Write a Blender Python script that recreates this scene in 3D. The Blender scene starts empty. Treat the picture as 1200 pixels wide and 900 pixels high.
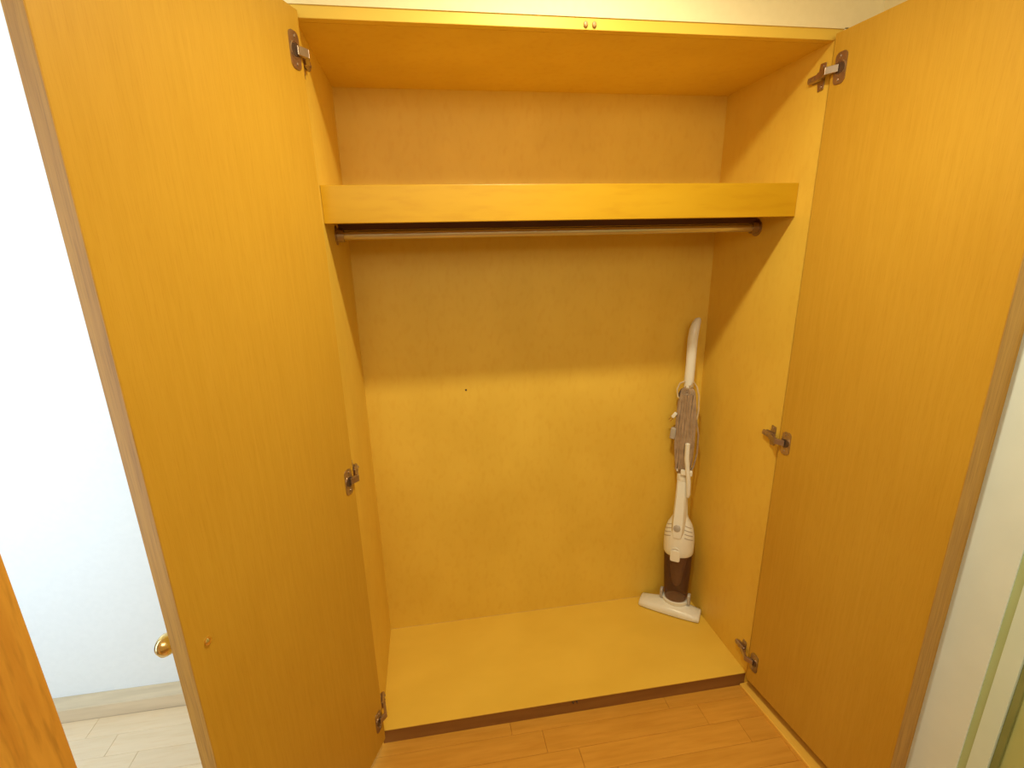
import bpy, bmesh, math, random
from mathutils import Vector, Matrix
random.seed(7)
S = bpy.context.scene
COL = S.collection
V = Vector

# ------------------------------------------------------------------ camera
F_PX = 583.226
yaw, pitch, roll = 0.15227, -0.28820, -0.02509
W, D, H = 1.3433, 0.4825, 2.05            # inner width, depth, height of the wardrobe
FL = -0.06                                 # floor level (wardrobe bottom board top = 0)
CEIL = 2.42
def cam_axes():
    f = V((math.sin(yaw)*math.cos(pitch), math.cos(yaw)*math.cos(pitch), math.sin(pitch)))
    r = V((math.cos(yaw), -math.sin(yaw), 0)); u = r.cross(f)
    c, s = math.cos(roll), math.sin(roll)
    return c*r+s*u, -s*r+c*u, f
r_, u_, f_ = cam_axes()
cd = bpy.data.cameras.new('camera'); cam = bpy.data.objects.new('camera', cd); COL.objects.link(cam)
m = Matrix.Identity(4)
for i in range(3):
    m[i][0], m[i][1], m[i][2] = r_[i], u_[i], -f_[i]
m.translation = V((0.2457, -1.3535, 1.5391))
cam.matrix_world = m
cd.sensor_width = 36; cd.lens = F_PX*36/1200
cd.shift_x = 6.7179/1200; cd.shift_y = 19.5732/1200
cd.clip_start = 0.02
S.camera = cam

# ------------------------------------------------------------------ light
S.view_settings.view_transform = 'Standard'; S.view_settings.look = 'None'
S.view_settings.exposure = 0.5; S.view_settings.gamma = 1.0; S.view_settings.use_curve_mapping = False
w = bpy.data.worlds.new('world'); S.world = w; w.use_nodes = True
w.node_tree.nodes['Background'].inputs[0].default_value = (1.0, 0.93, 0.82, 1)
w.node_tree.nodes['Background'].inputs[1].default_value = 0.12
def lamp(kind, name, loc, energy, color, size, to=None, size_y=None):
    ld = bpy.data.lights.new(name, kind); ld.energy = energy; ld.color = color
    if kind == 'AREA':
        ld.size = size
        if size_y: ld.shape = 'RECTANGLE'; ld.size_y = size_y
    else: ld.shadow_soft_size = size
    o = bpy.data.objects.new(name, ld); COL.objects.link(o); o.location = loc
    if to is not None: o.rotation_euler = (V(to)-V(loc)).to_track_quat('-Z', 'Y').to_euler()
    return o
dl = lamp('SPOT', 'ceiling_lamp_light', (0.60, -0.50, 2.355), 44, (1.0, 0.90, 0.60), 0.035)   # recessed downlight
dl.data.spot_size = math.radians(170); dl.data.spot_blend = 1.0
lamp('AREA', 'room_fill_light', (0.4, -2.3, 2.2), 11, (1.0, 0.94, 0.76), 1.6, (0.7, 0.2, 0.9), 0.6)
lamp('AREA', 'left_window_light', (-1.45, -0.80, 1.35), 22, (0.72, 0.88, 1.0), 1.0, (-1.35, 0.35, 1.25), 1.8)

# ------------------------------------------------------------------ materials
def mat(name, c1, c2=None, rough=0.5, metal=0.0, scale=(1,1,1), nscale=4.0, detail=4, lo=0.35, hi=0.65,
        bump=0.0, spec=0.5, blotch=None, rand=0.0, fine=None):
    mt = bpy.data.materials.new(name); mt.use_nodes = True
    nt = mt.node_tree; N = nt.nodes; L = nt.links; b = N['Principled BSDF']
    b.inputs['Roughness'].default_value = rough; b.inputs['Metallic'].default_value = metal
    b.inputs['Specular IOR Level'].default_value = spec
    b.inputs['Base Color'].default_value = (*c1, 1)
    tc = N.new('ShaderNodeTexCoord'); mp = N.new('ShaderNodeMapping'); L.new(tc.outputs['Object'], mp.inputs[0])
    mp.inputs['Scale'].default_value = scale
    nz = N.new('ShaderNodeTexNoise'); nz.inputs['Scale'].default_value = nscale; nz.inputs['Detail'].default_value = detail
    L.new(mp.outputs[0], nz.inputs['Vector'])
    if rand:
        oi = N.new('ShaderNodeObjectInfo'); ad = N.new('ShaderNodeVectorMath'); ad.operation = 'ADD'
        sc = N.new('ShaderNodeVectorMath'); sc.operation = 'SCALE'; sc.inputs['Scale'].default_value = 30
        cb = N.new('ShaderNodeCombineXYZ')
        for k in range(3): L.new(oi.outputs['Random'], cb.inputs[k])
        L.new(cb.outputs[0], sc.inputs[0]); L.new(tc.outputs['Object'], ad.inputs[0]); L.new(sc.outputs[0], ad.inputs[1])
        L.new(ad.outputs[0], mp.inputs[0])
    out = None
    if c2:
        rp = N.new('ShaderNodeValToRGB'); rp.color_ramp.elements[0].position = lo; rp.color_ramp.elements[1].position = hi
        rp.color_ramp.elements[0].color = (*c1, 1); rp.color_ramp.elements[1].color = (*c2, 1)
        L.new(nz.outputs[0], rp.inputs[0]); out = rp.outputs[0]
    if fine and out:                      # fine pore lines along the grain
        n2 = N.new('ShaderNodeTexNoise'); n2.inputs['Scale'].default_value = fine[0]; n2.inputs['Detail'].default_value = 3
        mp2 = N.new('ShaderNodeMapping'); mp2.inputs['Scale'].default_value = scale
        L.new(mp.inputs[0].links[0].from_socket, mp2.inputs[0]); L.new(mp2.outputs[0], n2.inputs['Vector'])
        r2 = N.new('ShaderNodeValToRGB'); r2.color_ramp.elements[0].position = 0.28; r2.color_ramp.elements[1].position = 0.5
        g = 1-fine[1]; r2.color_ramp.elements[0].color = (g, g*0.96, g*0.9, 1); r2.color_ramp.elements[1].color = (1, 1, 1, 1)
        L.new(n2.outputs[0], r2.inputs[0])
        mx = N.new('ShaderNodeMix'); mx.data_type = 'RGBA'; mx.blend_type = 'MULTIPLY'; mx.inputs[0].default_value = 1
        L.new(out, mx.inputs[6]); L.new(r2.outputs[0], mx.inputs[7]); out = mx.outputs[2]
    if blotch and out:                    # soft cloudy figure in the veneer
        n3 = N.new('ShaderNodeTexNoise'); n3.inputs['Scale'].default_value = blotch[0]; n3.inputs['Detail'].default_value = 2
        L.new(tc.outputs['Object'], n3.inputs['Vector'])
        r3 = N.new('ShaderNodeValToRGB'); r3.color_ramp.elements[0].position = 0.3; r3.color_ramp.elements[1].position = 0.65
        g = 1-blotch[1]; r3.color_ramp.elements[0].color = (g, g*0.97, g*0.9, 1); r3.color_ramp.elements[1].color = (1, 1, 1, 1)
        L.new(n3.outputs[0], r3.inputs[0])
        mx = N.new('ShaderNodeMix'); mx.data_type = 'RGBA'; mx.blend_type = 'MULTIPLY'; mx.inputs[0].default_value = 1
        L.new(out, mx.inputs[6]); L.new(r3.outputs[0], mx.inputs[7]); out = mx.outputs[2]
    if rand and out:
        hs = N.new('ShaderNodeHueSaturation'); mr = N.new('ShaderNodeMapRange')
        mr.inputs['To Min'].default_value = 1-rand; mr.inputs['To Max'].default_value = 1+rand
        L.new(oi.outputs['Random'], mr.inputs['Value']); L.new(mr.outputs[0], hs.inputs['Value'])
        L.new(out, hs.inputs['Color']); out = hs.outputs[0]
    if out: L.new(out, b.inputs['Base Color'])
    if bump:
        bp = N.new('ShaderNodeBump'); bp.inputs['Strength'].default_value = bump; bp.inputs['Distance'].default_value = 0.002
        L.new(nz.outputs[0], bp.inputs['Height']); L.new(bp.outputs[0], b.inputs['Normal'])
    return mt
DOORW = mat('door_oak_veneer', (0.575,0.325,0.030), (0.60,0.342,0.035), 0.45, scale=(26,26,1), nscale=4, bump=0.04, fine=(24,0.06), blotch=(2.5,0.05), spec=0.3)
EDGE = mat('door_oak_edge', (0.50,0.26,0.040), (0.60,0.33,0.055), 0.5, scale=(30,30,1), nscale=4, bump=0.08, fine=(14,0.22))
INNER = mat('birch_veneer', (0.81,0.54,0.070), (0.85,0.575,0.080), 0.55, scale=(2,2,1), nscale=3, fine=(25,0.03), blotch=(3.5,0.05))
TOPW = mat('birch_board', (0.81,0.54,0.070), (0.85,0.575,0.080), 0.5, scale=(1.5,2.5,2.5), nscale=3, blotch=(3,0.04))
SHELFW = mat('orange_shelf_edge', (0.56,0.31,0.008), (0.60,0.34,0.011), 0.36, scale=(1,5,5), nscale=3, fine=(12,0.05), bump=0.03, spec=0.3)
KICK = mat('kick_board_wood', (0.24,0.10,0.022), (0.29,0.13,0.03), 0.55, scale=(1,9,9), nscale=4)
FLOORW = mat('floor_oak_plank', (0.62,0.30,0.038), (0.69,0.345,0.05), 0.40, scale=(1.2,12,4), nscale=4, fine=(9,0.05), rand=0.035)
GAP = mat('floor_joint', (0.34,0.19,0.07), (0.40,0.23,0.09), 0.8)
STRIP = mat('threshold_oak', (0.86,0.50,0.07), (0.92,0.56,0.09), 0.42, scale=(10,1,10), nscale=4)
DAYLIT = mat('daylit_plank', (0.76,0.61,0.42), (0.80,0.65,0.46), 0.42, scale=(1.2,12,4), nscale=4, fine=(9,0.03), rand=0.04)  # floor planks of the left room, daylight whitening put into the colour
BASEW = mat('pale_baseboard_wood', (0.60,0.49,0.34), (0.70,0.58,0.41), 0.5, scale=(1,9,9), nscale=4)
JAMB = mat('jamb_oak', (0.62,0.27,0.03), (0.80,0.40,0.055), 0.45, scale=(12,12,1), nscale=3, bump=0.1, fine=(10,0.25))
WALL = mat('white_wallpaper', (0.80,0.85,0.90), (0.82,0.87,0.92), 0.85, nscale=60)
CREAM = mat('cream_wallpaper', (0.91,0.79,0.47), (0.93,0.81,0.49), 0.85, nscale=60)
CASE = mat('painted_casing', (0.76,0.88,0.90), (0.80,0.92,0.94), 0.6, nscale=8)
CASE2 = mat('greenish_frame', (0.70,0.87,0.82), (0.74,0.90,0.86), 0.6, nscale=8)
GREEN = mat('green_panel', (0.46,0.53,0.22), (0.52,0.58,0.26), 0.6, nscale=6)
GROOVE = mat('green_groove', (0.44,0.56,0.30), (0.48,0.60,0.34), 0.7, nscale=6)
GROOVE2 = mat('dark_green_bead', (0.22,0.25,0.08), (0.27,0.30,0.11), 0.7, nscale=6)
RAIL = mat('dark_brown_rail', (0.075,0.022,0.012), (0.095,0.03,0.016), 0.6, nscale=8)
STEEL = mat('hinge_nickel', (0.40,0.31,0.25), (0.47,0.37,0.30), 0.3, 0.9, nscale=40)
STEELD = mat('hinge_recess', (0.10,0.06,0.04), (0.13,0.08,0.05), 0.5, 0.5, nscale=40)
RODM = mat('rod_satin_metal', (0.62,0.56,0.46), (0.70,0.64,0.54), 0.3, 0.85, scale=(1,20,20), nscale=5)
BRASS = mat('brass', (0.83,0.62,0.28), (0.88,0.68,0.34), 0.22, 1.0, nscale=30)
PLUG = mat('catch_plastic', (0.46,0.25,0.08), (0.52,0.30,0.11), 0.4, nscale=30)
DARK = mat('dark_mark', (0.08,0.04,0.02), (0.12,0.06,0.03), 0.6, nscale=30)
PLA = mat('vacuum_white_plastic', (0.83,0.82,0.76), (0.86,0.85,0.80), 0.28, nscale=12)
PLA2 = mat('vacuum_grey_plastic', (0.42,0.38,0.34), (0.48,0.44,0.40), 0.35, nscale=12)
CORD = mat('grey_cord', (0.34,0.24,0.16), (0.44,0.32,0.22), 0.45, nscale=50)
CORDL = mat('pale_cord', (0.60,0.48,0.30), (0.66,0.54,0.36), 0.45, nscale=50)
def smoke():
    mt = bpy.data.materials.new('smoked_clear_plastic'); mt.use_nodes = True
    nt = mt.node_tree; N = nt.nodes; L = nt.links; b = N['Principled BSDF']
    b.inputs['Base Color'].default_value = (0.14,0.09,0.07,1); b.inputs['Roughness'].default_value = 0.15
    tr = N.new('ShaderNodeBsdfTransparent'); tr.inputs[0].default_value = (0.88,0.76,0.66,1)
    nz = N.new('ShaderNodeTexNoise'); nz.inputs['Scale'].default_value = 20
    mr = N.new('ShaderNodeMapRange'); mr.inputs['To Min'].default_value = 0.62; mr.inputs['To Max'].default_value = 0.76
    mx = N.new('ShaderNodeMixShader'); L.new(nz.outputs[0], mr.inputs['Value']); L.new(mr.outputs[0], mx.inputs[0])
    L.new(b.outputs[0], mx.inputs[1]); L.new(tr.outputs[0], mx.inputs[2])
    L.new(mx.outputs[0], N['Material Output'].inputs['Surface'])
    return mt
SMOKE = smoke()

# ------------------------------------------------------------------ mesh helpers
def obj(name, bm, material, parent=None, smooth=False, loc=None, rotz=0.0, bevel=0.0, angle=40):
    me = bpy.data.meshes.new(name)
    bmesh.ops.recalc_face_normals(bm, faces=bm.faces)
    for f in bm.faces: f.smooth = smooth
    bm.to_mesh(me); bm.free(); me.materials.append(material)
    o = bpy.data.objects.new(name, me); COL.objects.link(o)
    if smooth: me.set_sharp_from_angle(angle=math.radians(angle))
    if loc is not None: o.location = loc
    if rotz: o.rotation_euler = (0, 0, rotz)
    if bevel:
        md = o.modifiers.new('bevel', 'BEVEL'); md.width = bevel; md.segments = 2; md.limit_method = 'ANGLE'
    if parent is not None: o.parent = parent
    return o
def empty(name, loc, label, cat, parent=None, group=None, rotz=0):
    o = bpy.data.objects.new(name, None); COL.objects.link(o); o.location = loc; o.rotation_euler = (0, 0, rotz)
    o.empty_display_size = 0.05
    if label: o['label'] = label
    if cat: o['category'] = cat
    if group: o['group'] = group
    if parent is not None: o.parent = parent
    return o
def box(bm, a, b, M=None):
    a, b = V(a), V(b)
    vs = [V((x, y, z)) for x in (a.x, b.x) for y in (a.y, b.y) for z in (a.z, b.z)]
    if M is not None: vs = [M @ v for v in vs]
    v = [bm.verts.new(q) for q in vs]
    for f in ((0,1,3,2),(4,6,7,5),(0,4,5,1),(2,3,7,6),(0,2,6,4),(1,5,7,3)): bm.faces.new([v[i] for i in f])
    return bm
def B(a, b, M=None): return box(bmesh.new(), a, b, M)
def prism(pts, h, M=None, bm=None):        # outline in local xy, thickness along z
    bm = bm or bmesh.new(); M = M or Matrix.Identity(4)
    lo = [bm.verts.new(M @ V((x, y, 0))) for x, y in pts]; hi = [bm.verts.new(M @ V((x, y, h))) for x, y in pts]
    bm.faces.new(lo[::-1]); bm.faces.new(hi)
    n = len(pts)
    for i in range(n): bm.faces.new((lo[i], lo[(i+1) % n], hi[(i+1) % n], hi[i]))
    return bm
def rrect(w_, h_, r, n=5):
    out = []
    for cx, cy, a0 in ((w_/2-r, h_/2-r, 0), (-w_/2+r, h_/2-r, 90), (-w_/2+r, -h_/2+r, 180), (w_/2-r, -h_/2+r, 270)):
        for k in range(n+1):
            a = math.radians(a0+90*k/n); out.append((cx+r*math.cos(a), cy+r*math.sin(a)))
    return out
def circ(r, n=20, sx=1.0): return [(r*sx*math.cos(2*math.pi*k/n), r*math.sin(2*math.pi*k/n)) for k in range(n)]
def lathe(profile, M=None, n=32, sx=1.0, sy=1.0, bm=None, caps=True):   # profile [(z, r)]
    bm = bm or bmesh.new(); M = M or Matrix.Identity(4); rings = []
    for z, r in profile:
        rings.append([bm.verts.new(M @ V((r*sx*math.cos(2*math.pi*k/n), r*sy*math.sin(2*math.pi*k/n), z))) for k in range(n)])
    for a, b in zip(rings, rings[1:]):
        for k in range(n): bm.faces.new((a[k], a[(k+1) % n], b[(k+1) % n], b[k]))
    if caps: bm.faces.new(rings[0][::-1]); bm.faces.new(rings[-1])
    return bm
def loft(sections, bm=None):               # list of closed rings of points
    bm = bm or bmesh.new(); R = [[bm.verts.new(p) for p in s] for s in sections]
    n = len(R[0])
    for a, b in zip(R, R[1:]):
        for k in range(n): bm.faces.new((a[k], a[(k+1) % n], b[(k+1) % n], b[k]))
    bm.faces.new(R[0][::-1]); bm.faces.new(R[-1])
    return bm
def tube(path, r, M=None, n=10, closed=False, bm=None, sx=1.0, ref=None):
    P = [V(p) for p in path]
    if M is not None: P = [M @ p for p in P]
    bm = bm or bmesh.new(); R = []; N = len(P); up = None
    for i in range(N):
        if closed: t = (P[(i+1) % N]-P[i-1]).normalized()
        else: t = (P[min(i+1, N-1)]-P[max(i-1, 0)]).normalized()
        if up is None:
            up = V(ref) if ref else (V((0,0,1)) if abs(t.z) < 0.9 else V((0,1,0)))
        s = (up - t*up.dot(t)).normalized(); q = t.cross(s); up = s
        rr = r[i] if isinstance(r, (list, tuple)) else r
        R.append([bm.verts.new(P[i]+s*rr*sx*math.cos(2*math.pi*k/n)+q*rr*math.sin(2*math.pi*k/n)) for k in range(n)])
    rng = range(N) if closed else range(N-1)
    for i in rng:
        a, b = R[i], R[(i+1) % N]
        for k in range(n): bm.faces.new((a[k], a[(k+1) % n], b[(k+1) % n], b[k]))
    if not closed: bm.faces.new(R[0][::-1]); bm.faces.new(R[-1])
    return bm
def frame(o, x, z):                         # local frame from x-axis direction and z-axis direction
    z = V(z).normalized(); x = V(x); x = (x-z*x.dot(z)).normalized(); y = z.cross(x)
    M = Matrix.Identity(4)
    for i in range(3): M[i][0], M[i][1], M[i][2], M[i][3] = x[i], y[i], z[i], o[i]
    return M
def struct(name, bm, material, label, parent=None, bevel=0.0, loc=None, rotz=0):
    o = obj(name, bm, material, parent, bevel=bevel, loc=loc, rotz=rotz)
    if parent is None: o['kind'] = 'structure'; o['label'] = label
    return o

# ------------------------------------------------------------------ setting
# ceiling, walls
struct('ceiling', B((-3.0,-2.8,CEIL), (1.9,0.45,CEIL+0.05)), CREAM, 'pale cream ceiling above the wardrobe and hallway')
struct('wall_front', B((-0.03,-0.003,2.0755), (1.52,0.36,CEIL)), CREAM, 'cream wallpapered wall strip above the open wardrobe')
struct('wall_back', B((-3.0,0.36,FL-0.02), (-0.022,0.46,CEIL)), WALL, 'bright white wall behind the left wardrobe door')
struct('baseboard_back', B((-3.0,0.293,FL-0.004), (-0.024,0.36,FL+0.055)), BASEW, 'pale wooden baseboard at the foot of the white wall', bevel=0.003)
struct('wall_right', B((1.47,-2.8,FL-0.02), (1.56,-0.003,CEIL)), CREAM, 'cream wall behind the right wardrobe door')
struct('wall_rear', B((-3.0,-2.86,FL-0.02), (1.9,-2.8,CEIL)), CREAM, 'cream wall behind the camera')
struct('wall_filler', B((1.366,-0.003,FL), (1.47,0.05,2.078)), CREAM, 'narrow cream wall return right of the wardrobe')
# floor with single planks
fl = struct('floor', B((-3.0,-2.8,FL-0.03), (1.56,0.37,FL-0.005)), GAP, 'oak plank floor in front of the wardrobe')
PW, PL = 0.0843, 0.58
pm = {}
for row in range(19):
    y1 = 0.292 - row*PW + 0.0; y0 = y1-PW
    off = -1.04 + row*0.106
    while off > -1.9: off -= PL
    off += PL if off < -2.0 else 0
    k = 0; xs = off
    while xs < 1.46:
        xa, xb = xs, min(xs+PL, 1.468)
        if xb-xa > 0.02:
            fm = DAYLIT if xa < -0.5 else FLOORW; key = (round(xb-xa, 4), fm.name)
            if key not in pm:
                L2 = xb-xa; bm = bmesh.new(); g = 0.0003; c = 0.0006
                top = [(g+c, g+c), (L2-g-c, g+c), (L2-g-c, PW-g-c), (g+c, PW-g-c)]
                mid = [(g, g), (L2-g, g), (L2-g, PW-g), (g, PW-g)]
                a = [bm.verts.new((x, y, -0.012)) for x, y in mid]; b2 = [bm.verts.new((x, y, -0.001)) for x, y in mid]
                t = [bm.verts.new((x, y, 0)) for x, y in top]
                for i in range(4):
                    j = (i+1) % 4; bm.faces.new((a[i], a[j], b2[j], b2[i])); bm.faces.new((b2[i], b2[j], t[j], t[i]))
                bm.faces.new(t)
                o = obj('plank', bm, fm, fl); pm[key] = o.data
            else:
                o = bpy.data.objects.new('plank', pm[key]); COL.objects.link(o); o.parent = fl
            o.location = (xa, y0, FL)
        xs += PL
# threshold strip under the right door
M = Matrix.Translation((1.322,0.0,FL)) @ Matrix.Rotation(0.075, 4, 'Z')
struct('trim_1', B((0,-1.3,-0.001), (0.075,0.0,0.012), M), STRIP, 'light oak threshold strip on the floor under the right wardrobe door', bevel=0.003)
# painted casing and green panel on the right wall
XW = 1.47
def casing(x0, x1, ya, yb, z0=FL, z1=2.15): return B((x0, yb, z0), (x1, ya, z1))
dr = struct('door_2', casing(XW-0.012, XW, -0.50, -1.55), GREEN, 'pale green panelled door in a white frame right of the wardrobe')
struct('frame_stile', casing(XW-0.024, XW-0.012, -0.50, -0.624), CASE, None, dr, bevel=0.001)
struct('frame_groove', casing(XW-0.021, XW-0.012, -0.624, -0.641), GROOVE, None, dr)
struct('inner_stile', casing(XW-0.024, XW-0.012, -0.641, -0.678), CASE2, None, dr, bevel=0.001)
struct('panel_bead', casing(XW-0.019, XW-0.012, -0.678, -0.692), GROOVE2, None, dr, bevel=0.002)
# wooden room door leaf at the lower left, seen edge on
d1 = struct('door_1', B((0,-0.036,0), (0.82,0,2.02)), JAMB, 'brown oak room door leaf standing open at the left edge', loc=(-0.315,-0.70,FL+0.01), rotz=math.radians(227), bevel=0.002)
hb = lathe([(0,0.011),(0.035,0.011)], Matrix.Rotation(math.radians(90),4,'X')); 
tube([(0,-0.035,0),(0.0,-0.045,0),(0.05,-0.047,0),(0.11,-0.047,0)], 0.008, bm=hb)
h1 = obj('door_handle', hb, STEEL, d1, smooth=True); h1.location = (0.06,-0.036,1.0)

# ------------------------------------------------------------------ wardrobe
wd = empty('wardrobe', (W/2, 0, FL), 'built-in light oak wardrobe with two doors wide open and one shelf', 'wardrobe')
wi = Matrix.Translation((-W/2, 0, -FL))
def part(name, bm, material, parent=wd, **k):
    bm.transform(wi); return obj(name, bm, material, parent, **k)
T = 0.022
part('side_panel', B((-T,0,FL), (0,D+0.01,H+0.0)), INNER)
part('side_panel', B((W,0,FL), (W+T,D+0.01,H+0.0)), INNER)
part('back_panel', B((0,D,0), (W,D+0.01,H)), INNER)
part('top_panel', B((-T,0.022,H), (W+T,D+0.01,H+0.02)), INNER)
part('header_rail', B((-T,0,H), (W+T,0.022,H+0.026)), TOPW, bevel=0.0015)
part('bottom_panel', B((0,0.0,-0.004), (W,D,0)), TOPW, bevel=0.0008)
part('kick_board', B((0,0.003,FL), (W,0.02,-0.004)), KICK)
SY, Z1, Z2 = 0.0623, 1.7151, 1.6229
part('shelf', B((0.0005,SY+0.02,Z1-0.024), (W-0.0005,D,Z1-0.002)), INNER)
part('shelf_front', B((0.0005,SY,Z2), (W-0.0005,SY+0.02,Z1)), SHELFW, bevel=0.0012)
# small nail hole in the back panel
part('nail_hole', lathe([(0,0.004),(0.0012,0.0035)], frame((0.373,D,1.042),(1,0,0),(0,-1,0)), n=10), DARK)
# paired door catches under the header and in the bottom edge
for (x, z, mt) in ((0.669,H+0.011,PLUG),(0.6905,H+0.011,PLUG),(0.668,-0.010,DARK),(0.682,-0.010,DARK)):
    rr = 0.0072 if z > 1 else 0.004
    part('door_catch', lathe([(-0.002,rr),(0.003,rr),(0.0055,rr*0.7),(0.006,rr*0.3)], frame((x,0,z),(1,0,0),(0,-1,0)), n=16, sx=0.8), mt, smooth=True)
# hanging rod with end sockets
RY, RZ = 0.235, 1.600
rod = part('hanging_rod', lathe([(0.012,0.0125),(W-0.012,0.0125)], frame((0,RY,RZ),(0,1,0),(1,0,0)), n=24), RODM, smooth=True)
for x0, dx in ((0,1),(W,-1)):
    Mf = frame((x0,RY,RZ),(0,1,0),(dx,0,0))
    bm = lathe([(0,0.027),(0.003,0.027),(0.004,0.020),(0.022,0.0185),(0.022,0.0125)], Mf, n=24)
    bm.transform(wi); o = obj('rod_socket', bm, STEEL, rod, smooth=True)
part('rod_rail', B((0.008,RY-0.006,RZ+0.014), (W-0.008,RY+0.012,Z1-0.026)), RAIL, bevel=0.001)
# doors
def make_door(side, ang, hx, dw, th, z0, z1):
    sg = -1 if side == 'L' else 1
    hinge = V((hx, -0.0145, 0)); d = V((sg*math.sin(ang), -math.cos(ang), 0)); n = V((sg*math.cos(ang), math.sin(ang), 0))
    # local door frame: x along the door from the hinge, y inward face normal (towards the opening), z up
    M = Matrix.Identity(4); i_ = -n
    for k in range(3): M[k][0], M[k][1], M[k][2] = d[k], i_[k], (0,0,1)[k]
    M.translation = hinge
    bm = bmesh.new(); e = 0.0012
    box(bm, (e,-th+0.0008,z0+e), (dw-0.0015,0,z1-e), M)
    leaf = part('door', bm, DOORW, bevel=0.001)
    bm = B((dw-0.0015,-th,z0), (dw,0.0002,z1), M); bm.transform(wi); obj('edge_band', bm, EDGE, leaf, bevel=0.0005)
    bm = B((e,-th,z0+e), (dw-0.0015,-th+0.0008,z1-e), M); bm.transform(wi); obj('outer_veneer', bm, DOORW, leaf)
    return leaf, M, d
def hinge(leaf, side, M, z, wall_x, tilt=0):
    sg = 1 if side == 'L' else -1
    h = []
    # cup plate on the door face
    Mc = M @ frame((0.030,0.0002,z),(1,0,0),(0,1,0))
    pts = rrect(0.034,0.074,0.012)
    bm = prism(pts, 0.0022, Mc)
    lathe([(0.0,0.0175),(0.0032,0.0175),(0.0036,0.0155),(0.0012,0.0150)], Mc, n=24, bm=bm)
    bm.transform(wi); o = obj('hinge', bm, STEEL, leaf, smooth=True, angle=30)
    # all in one hinge: arm, mounting plate, screws
    bm = lathe([(0.0023,0.0135),(0.0030,0.0130)], Mc, n=20); bm.transform(wi); obj('hinge_cup', bm, STEELD, leaf, smooth=True)
    yw = 0.012
    def wx(a): return wall_x + sg*a
    # knuckle link between the cup and the arm
    a = M @ V((0.026,0.004,z)); b = V((wx(0.016), yw-0.004, z)); c = V((wx(0.014), yw+0.012, z))
    mid = (a+b)/2 + (M.to_3x3() @ V((0,0.012,0)))
    bm = bmesh.new()
    for q0, q1 in ((a, mid), (mid, b), (b, c)):
        ax = (q1-q0); 
        box(bm, (-0.0045,-0.009,-0.0015), (0.0045,0.009,ax.length+0.0015), frame(q0, (sg,0,0), ax))
    bm.transform(wi); obj('hinge_link', bm, STEEL, leaf, bevel=0.001)
    # arm
    sec = [(0,-0.008),(0.006,-0.011),(0.012,-0.008),(0.014,0.0),(0.012,0.008),(0.006,0.011),(0,0.008)]
    bm = bmesh.new()
    for y0, y1, s in ((yw+0.004, yw+0.055, 1.0),):
        R0 = [V((wx(0.002+q*s), y0, z+w_*s)) for q, w_ in sec]; R1 = [V((wx(0.002+q*0.8), y1, z+w_*0.85)) for q, w_ in sec]
        loft([R0, R1], bm)
    bm.transform(wi); obj('hinge_arm', bm, STEEL, leaf, bevel=0.0008)
    # winged mounting plate on the side panel
    pts = [(0.016,-0.010),(0.016,-0.032),(0.036,-0.034),(0.040,-0.012),(0.058,-0.011),(0.064,-0.006),(0.064,0.006),(0.058,0.011),(0.040,0.012),(0.036,0.034),(0.016,0.032),(0.016,0.010)]
    Mp = frame((wx(0), 0, z), (0,1,0), (sg,0,0))
    if sg < 0: pts = [(x, -y) for x, y in pts]
    bm = prism(pts, 0.003, Mp)
    bm.transform(wi); obj('hinge_plate', bm, STEEL, leaf, bevel=0.0008)
    def sc_(b): b.transform(wi); obj('hinge_screw', b, STEEL, leaf, smooth=True)
    for (yy, zz) in ((0.026,-0.025),(0.026,0.025)):
        sc_(lathe([(0,0.0042),(0.0012,0.0042),(0.0022,0.0028)], frame((wx(0.003), yy, z+zz),(0,1,0),(sg,0,0)), n=12))
    for zz in (-0.027, 0.027):
        sc_(lathe([(0,0.0042),(0.0010,0.0042),(0.0018,0.0028)], M @ frame((0.026,0.0024,z+zz),(1,0,0),(0,1,0)), n=12))
    for (yy, a_) in ((yw+0.028, 0.0155),(yw+0.046,0.014)):
        sc_(lathe([(0,0.0040),(0.0008,0.0040),(0.0016,0.0026)], frame((wx(a_), yy, z),(0,1,0),(sg,0,0)), n=12))
ZB, ZT = -0.018, 2.060
for side, ang, hx, dw, th in (('L',0.3923,0.0113,0.5845,0.035),('R',0.1091,W-0.0113,0.5143,0.062)):
    leaf, M, d = make_door(side, ang, hx, dw, th, ZB + (0.010 if side == 'R' else 0), ZT)
    if side == 'L':
        leaf['label'] = 'left door leaf with a brass knob'
        bm = lathe([(0,0.0075),(0.003,0.0075),(0.0055,0.004)], M @ frame((0.543,0,0.865),(1,0,0),(0,1,0)), n=16); bm.transform(wi)
        obj('knob_screw', bm, BRASS, leaf, smooth=True)
        bm = lathe([(0,0.011),(0.004,0.011),(0.008,0.007),(0.020,0.007),(0.025,0.016),(0.034,0.022),(0.042,0.020),(0.048,0.011),(0.049,0.003)],
                   M @ frame((0.564,-th,0.862),(1,0,0),(0,-1,0)), n=28); bm.transform(wi)
        obj('knob', bm, BRASS, leaf, smooth=True, angle=60)
    for z in (1.974, 0.943, 0.088):
        hinge(leaf, side, M, z, 0.0 if side == 'L' else W)

# ------------------------------------------------------------------ stick vacuum cleaner
Bv = V((1.251,0.385,0.083)); Tv = V((1.258,0.440,1.274))
a_ = (Tv-Bv).normalized()
sd = V((0.79,-0.61,0)).normalized(); s_ = (sd-a_*sd.dot(a_)).normalized(); n_ = s_.cross(a_)
if n_.dot(V((-0.61,-0.79,0))) < 0: n_ = -n_
vac = empty('stick_vacuum', (1.245,0.392,0.0), 'white upright stick vacuum cleaner leaning in the right back corner of the wardrobe', 'vacuum cleaner')
MV = Matrix.Identity(4)
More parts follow.
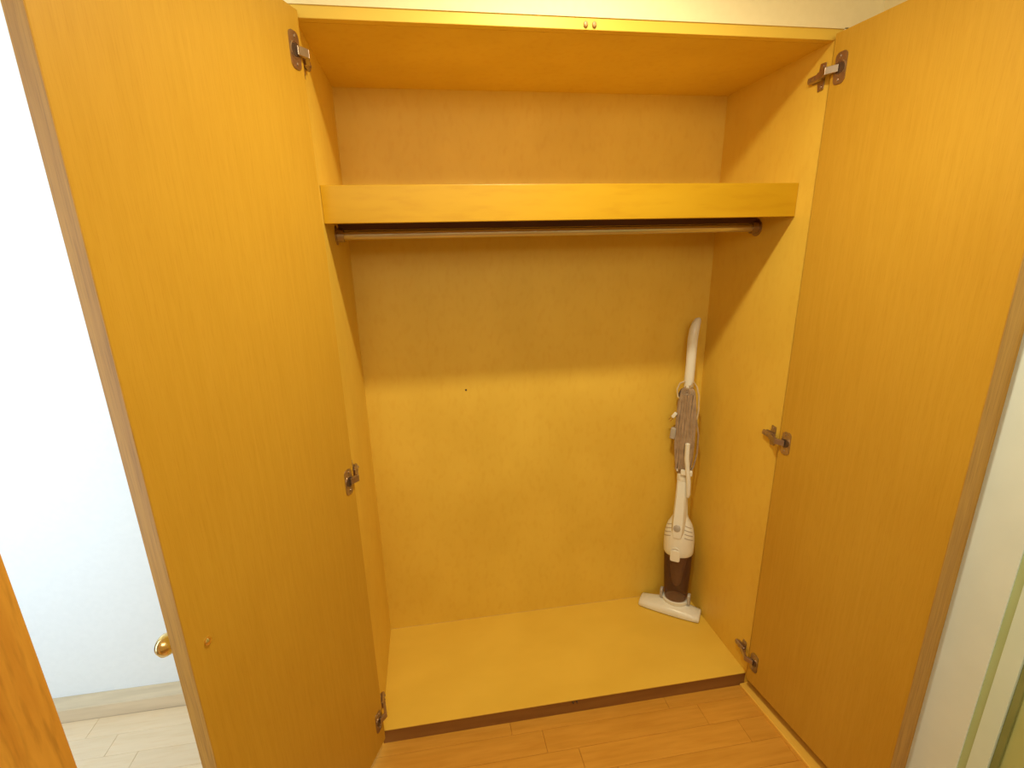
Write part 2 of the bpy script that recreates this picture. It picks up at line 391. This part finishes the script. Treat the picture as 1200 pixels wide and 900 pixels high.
# columns: x = s (image right), y = -n so that the frame is right handed, z = axis
yv = a_.cross(s_)
SG = 1 if yv.dot(n_) > 0 else -1           # +1 when +y faces the room
for k in range(3): MV[k][0], MV[k][1], MV[k][2] = s_[k], yv[k], a_[k]
MV.translation = Bv
vi = Matrix.Translation((-1.245,-0.392,0.0))
def vp(name, bm, material, parent=vac, **k):
    bm.transform(vi); return obj(name, bm, material, parent, smooth=True, **k)
def F(s, fr, m_): return V((s, SG*fr, m_))   # s = right, fr = towards the room, m = along the body
# floor head, aligned with the floor
hc = V((1.2255,0.3715,0.0)); hd = V((-0.61,-0.79,0)).normalized()
def hsec(u, hw, zf, zt):                   # cross-section at station u along the head
    base = hc + sd*u
    prof = [(-hw*0.85,0.004),(-hw,0.010),(-hw*0.95,zt*0.75),(-hw*0.55,zt),(0.0,zt*0.97),(hw*0.6,zf*1.25),(hw*0.93,zf),(hw,zf*0.6),(hw*0.98,0.006),(hw*0.85,0.004)]
    return [base+hd*p+V((0,0,q)) for p, q in prof]
secs = [hsec(-0.134,0.034,0.018,0.022), hsec(-0.130,0.040,0.023,0.028), hsec(-0.095,0.043,0.025,0.032), hsec(-0.05,0.045,0.028,0.042), hsec(0,0.046,0.030,0.048),
        hsec(0.05,0.045,0.028,0.042), hsec(0.095,0.042,0.025,0.032), hsec(0.120,0.040,0.023,0.028), hsec(0.124,0.034,0.018,0.022)]
head = vp('floor_head', loft(secs), PLA, angle=55)
bm = bmesh.new()
loft([[hc+sd*u+hd*(0.8*hw*x)+V((0,0,z)) for x, z in ((-1,0.0005),(1,0.0005),(1.12,0.006),(-1,0.006))] for u, hw in ((-0.128,0.040),(-0.05,0.045),(0.05,0.045),(0.118,0.040))], bm)
vp('floor_head_base', bm, PLA2, head)
# neck collar joining cup and head
vp('neck_collar', lathe([(-0.060,0.046),(-0.048,0.052),(-0.034,0.056),(-0.028,0.057),(-0.026,0.053)], MV, n=36, sy=0.85), PLA)
# swivel clips either side of the collar
for sx_ in (-1, 1):
    c = Bv + s_*(sx_*0.058) + V((0,0,-0.018)) + hd*0.006
    bm = prism(rrect(0.030,0.052,0.012), 0.012, frame(c-s_*0.006, hd, s_))
    cl = vp('swivel_clip', bm, PLA2, bevel=0.002)
# dust cup, with its inner filter
cup = vp('dust_cup', lathe([(-0.036,0.046),(0.03,0.0525),(0.10,0.0555),(0.19,0.0585),(0.207,0.0585),(0.207,0.0560),(0.10,0.0530),(-0.030,0.0430)], MV, n=40, sy=0.9), SMOKE)
vp('filter_cone', lathe([(0.035,0.012),(0.05,0.020),(0.11,0.028),(0.16,0.036),(0.20,0.050)], MV, n=28, sy=0.9), CORDL, cup)
# motor body
prof = [(0.198,0.0590),(0.203,0.0612),(0.222,0.0625),(0.255,0.0628),(0.285,0.0612),(0.312,0.0565),(0.333,0.0495),(0.350,0.0405),(0.363,0.033),(0.378,0.0285),(0.43,0.0255),(0.48,0.0225),(0.53,0.0195),(0.545,0.018),(0.548,0.013)]
body = vp('motor_body', lathe(prof, MV, n=40, sy=0.92), PLA, angle=60)
# raised front spine running from the handle down to the button
def spine(m0, w0, d0): return [MV @ F(x, y, m0) for x, y in ((-w0,-0.005),(-w0,d0*0.75),(-w0*0.7,d0),(w0*0.7,d0),(w0,d0*0.75),(w0,-0.005))]
vp('front_spine', loft([spine(0.29,0.020,0.0605), spine(0.315,0.026,0.0610), spine(0.35,0.0265,0.057), spine(0.42,0.0235,0.043), spine(0.50,0.020,0.030), spine(0.53,0.0195,0.024)]), PLA, body, angle=35)
nf = (MV.to_3x3() @ V((0,SG,0)))
Mb = frame(MV @ F(-0.002,0.0595,0.335), s_, (nf+a_*0.18))
vp('power_button', lathe([(-0.004,0.0145),(0.0015,0.0145),(0.003,0.0125),(0.0032,0.004)], Mb, n=24), PLA2, body)
vp('button_centre', lathe([(0.0,0.0065),(0.0045,0.0065),(0.005,0.004)], Mb, n=16), PLA2, body)
# release latch
bm = prism(rrect(0.040,0.052,0.008), 0.008, frame(MV @ F(-0.003,0.0555,0.207), s_, nf))
vp('release_latch', bm, PLA, body, bevel=0.002)
bm = tube([MV @ F(0.018*math.cos(q)-0.003, 0.064-0.003*math.sin(q), 0.228+0.016*math.sin(q)) for q in [math.pi*k/10 for k in range(11)]], 0.0022, n=8)
vp('latch_rim', bm, PLA, body)
# vent slots on both shoulders
for sx_ in (-1, 1):
    for k in range(4):
        m0 = 0.275+k*0.017; pts = []
        for j in range(7):
            th_ = math.radians(20+j*7); mm = m0 + j*0.0028
            # radius of the shell at this height
            rr = 0
            for (z0, r0), (z1, r1) in zip(prof, prof[1:]):
                if z0 <= mm <= z1: rr = r0+(r1-r0)*(mm-z0)/(z1-z0)
            pts.append(MV @ F(sx_*rr*math.cos(th_)*1.0, rr*0.92*math.sin(th_), mm))
        vp('vent_slot', tube(pts, 0.0019, n=6), PLA2, body)
# telescopic tube
vp('tube', lathe([(0.545,0.0135),(0.95,0.0135)], MV, n=20), PLA2)
# clamp ring and cord hook rods
bm = lathe([(0.525,0.0225),(0.530,0.0245),(0.560,0.0245),(0.566,0.0215),(0.566,0.015)], MV, n=28)
cl = vp('clamp_collar', bm, PLA)
bm = tube([MV @ F(x, y, m_) for x, y, m_ in ((0.028,0.030,0.470),(0.030,0.033,0.485),(0.028,0.034,0.54),(0.020,0.036,0.60),(0.016,0.038,0.64),(0.016,0.038,0.700))],
          [0.006,0.0085,0.009,0.0095,0.0095,0.0095], n=14, ref=tuple(s_))
hook = vp('cord_hook', bm, PLA)
vp('hook_ring', tube([MV @ F(0.016+0.0075*math.cos(t), 0.038+0.0075*math.sin(t), 0.701) for t in [2*math.pi*k/14 for k in range(14)]], 0.0028, closed=True, n=6), PLA, hook)
bm = B((-0.006,-0.004,-0.012), (0.040,0.006,0.012), frame(MV @ F(0.0,0.030,0.575), s_, a_)); vp('hook_bracket', bm, PLA, hook, bevel=0.003)
bm = B((-0.003,-0.012,-0.004), (0.003,0.012,0.006), frame(MV @ F(-0.020,0.018,0.580), s_, a_)); vp('hook_tooth', bm, PLA, hook, bevel=0.001)
# upper handle, curling back at the top
path = [(0.0,0.0,0.928),(0.0,0.0,0.96),(0.002,0.001,1.02),(0.003,0.002,1.08),(0.004,0.001,1.12),(0.007,-0.003,1.155),(0.011,-0.008,1.175),(0.016,-0.015,1.190),(0.021,-0.022,1.194)]
rad = [0.0185,0.0190,0.0185,0.0190,0.0195,0.0190,0.0170,0.0135,0.0080]
up_h = vp('upper_handle', tube([MV @ F(*q) for q in path], rad, n=20, ref=tuple(s_)), PLA, angle=60)
vp('handle_switch', lathe([(-0.002,0.0035),(0.002,0.003)], frame(MV @ F(0.002,0.0185,1.125), s_, nf), n=12), PLA, up_h)
vp('upper_cord_hook', tube([MV @ F(*q) for q in ((-0.010,0.0,0.925),(-0.026,0.006,0.915),(-0.032,0.010,0.900),(-0.030,0.012,0.888))], 0.0045, n=8), DARK, up_h)
# wound mains cord: long loops round the tube between the two hooks
rnd = random.Random(3)
def loop(hw, fr, m0, m1, wob, n=44):
    out = []
    for k in range(n):
        t = k/n; q = 2*math.pi*t
        c, s = math.cos(q), math.sin(q)
        mm = (m0+m1)/2 + (m1-m0)/2*(abs(s)**0.75)*(1 if s > 0 else -1)
        x = hw*(abs(c)**0.45)*(1 if c > 0 else -1) + wob*math.sin(5*q+hw*200)
        out.append(MV @ F(x, fr+0.006*math.sin(2*q+wob*900), mm))
    return out
bm = bmesh.new()
for k in range(13):
    hw = 0.006+0.0029*k if k < 11 else 0.030
    tube(loop(hw, 0.022-0.0012*k+rnd.uniform(-0.003,0.004), 0.575+rnd.uniform(-0.02,0.03), 0.925+rnd.uniform(-0.025,0.012), rnd.uniform(0.0005,0.002)), 0.0046, closed=True, n=7, bm=bm)
for k in range(7):
    x = -0.026+k*0.0085
    tube([MV @ F(x+0.003*math.sin(j*0.9+k), 0.026+0.003*math.cos(j+k), 0.585+j*0.035) for j in range(10)], 0.0047, n=7, bm=bm)
cord = vp('mains_cord', bm, CORD)
bm = tube([MV @ F(*q) for q in ((0.010,0.02,0.93),(0.022,0.024,0.955),(0.034,0.022,0.935),(0.043,0.018,0.90),(0.045,0.014,0.84),(0.040,0.010,0.80))], 0.0036, n=7)
vp('loose_cord_loop', bm, CORDL, cord)
bm = tube([MV @ F(*q) for q in ((-0.012,0.02,0.955),(-0.030,0.024,0.945),(-0.040,0.022,0.92),(-0.036,0.020,0.89),(-0.020,0.02,0.875))], 0.0034, n=7)
vp('loose_cord_loop', bm, CORDL, cord)
bm = tube([MV @ F(*q) for q in ((0.038,0.012,0.80),(0.050,0.010,0.74),(0.050,0.010,0.66),(0.040,0.014,0.60),(0.028,0.016,0.57))], 0.0036, n=7)
vp('loose_cord_loop', bm, CORD, cord)
# plug and its cap, hanging left of the bundle
bm = B((-0.007,-0.006,-0.013), (0.007,0.006,0.013), frame(MV @ F(-0.045,0.022,0.812), s_, (a_+s_*0.7))); vp('plug', bm, PLA, cord, bevel=0.003)
bm = bmesh.new()
for q in (-0.004, 0.004):
    lathe([(0,0.0018),(0.018,0.0018)], frame(MV @ F(-0.053+q*0.6,0.022,0.802-q), s_, (-a_-s_*0.7)), n=6, bm=bm)
vp('plug_pin', bm, BRASS, cord)
bm = B((-0.011,-0.010,-0.024), (0.011,0.010,0.024), frame(MV @ F(-0.046,0.018,0.735), s_, (a_+s_*0.1))); vp('cord_clip', bm, PLA2, cord, bevel=0.004)
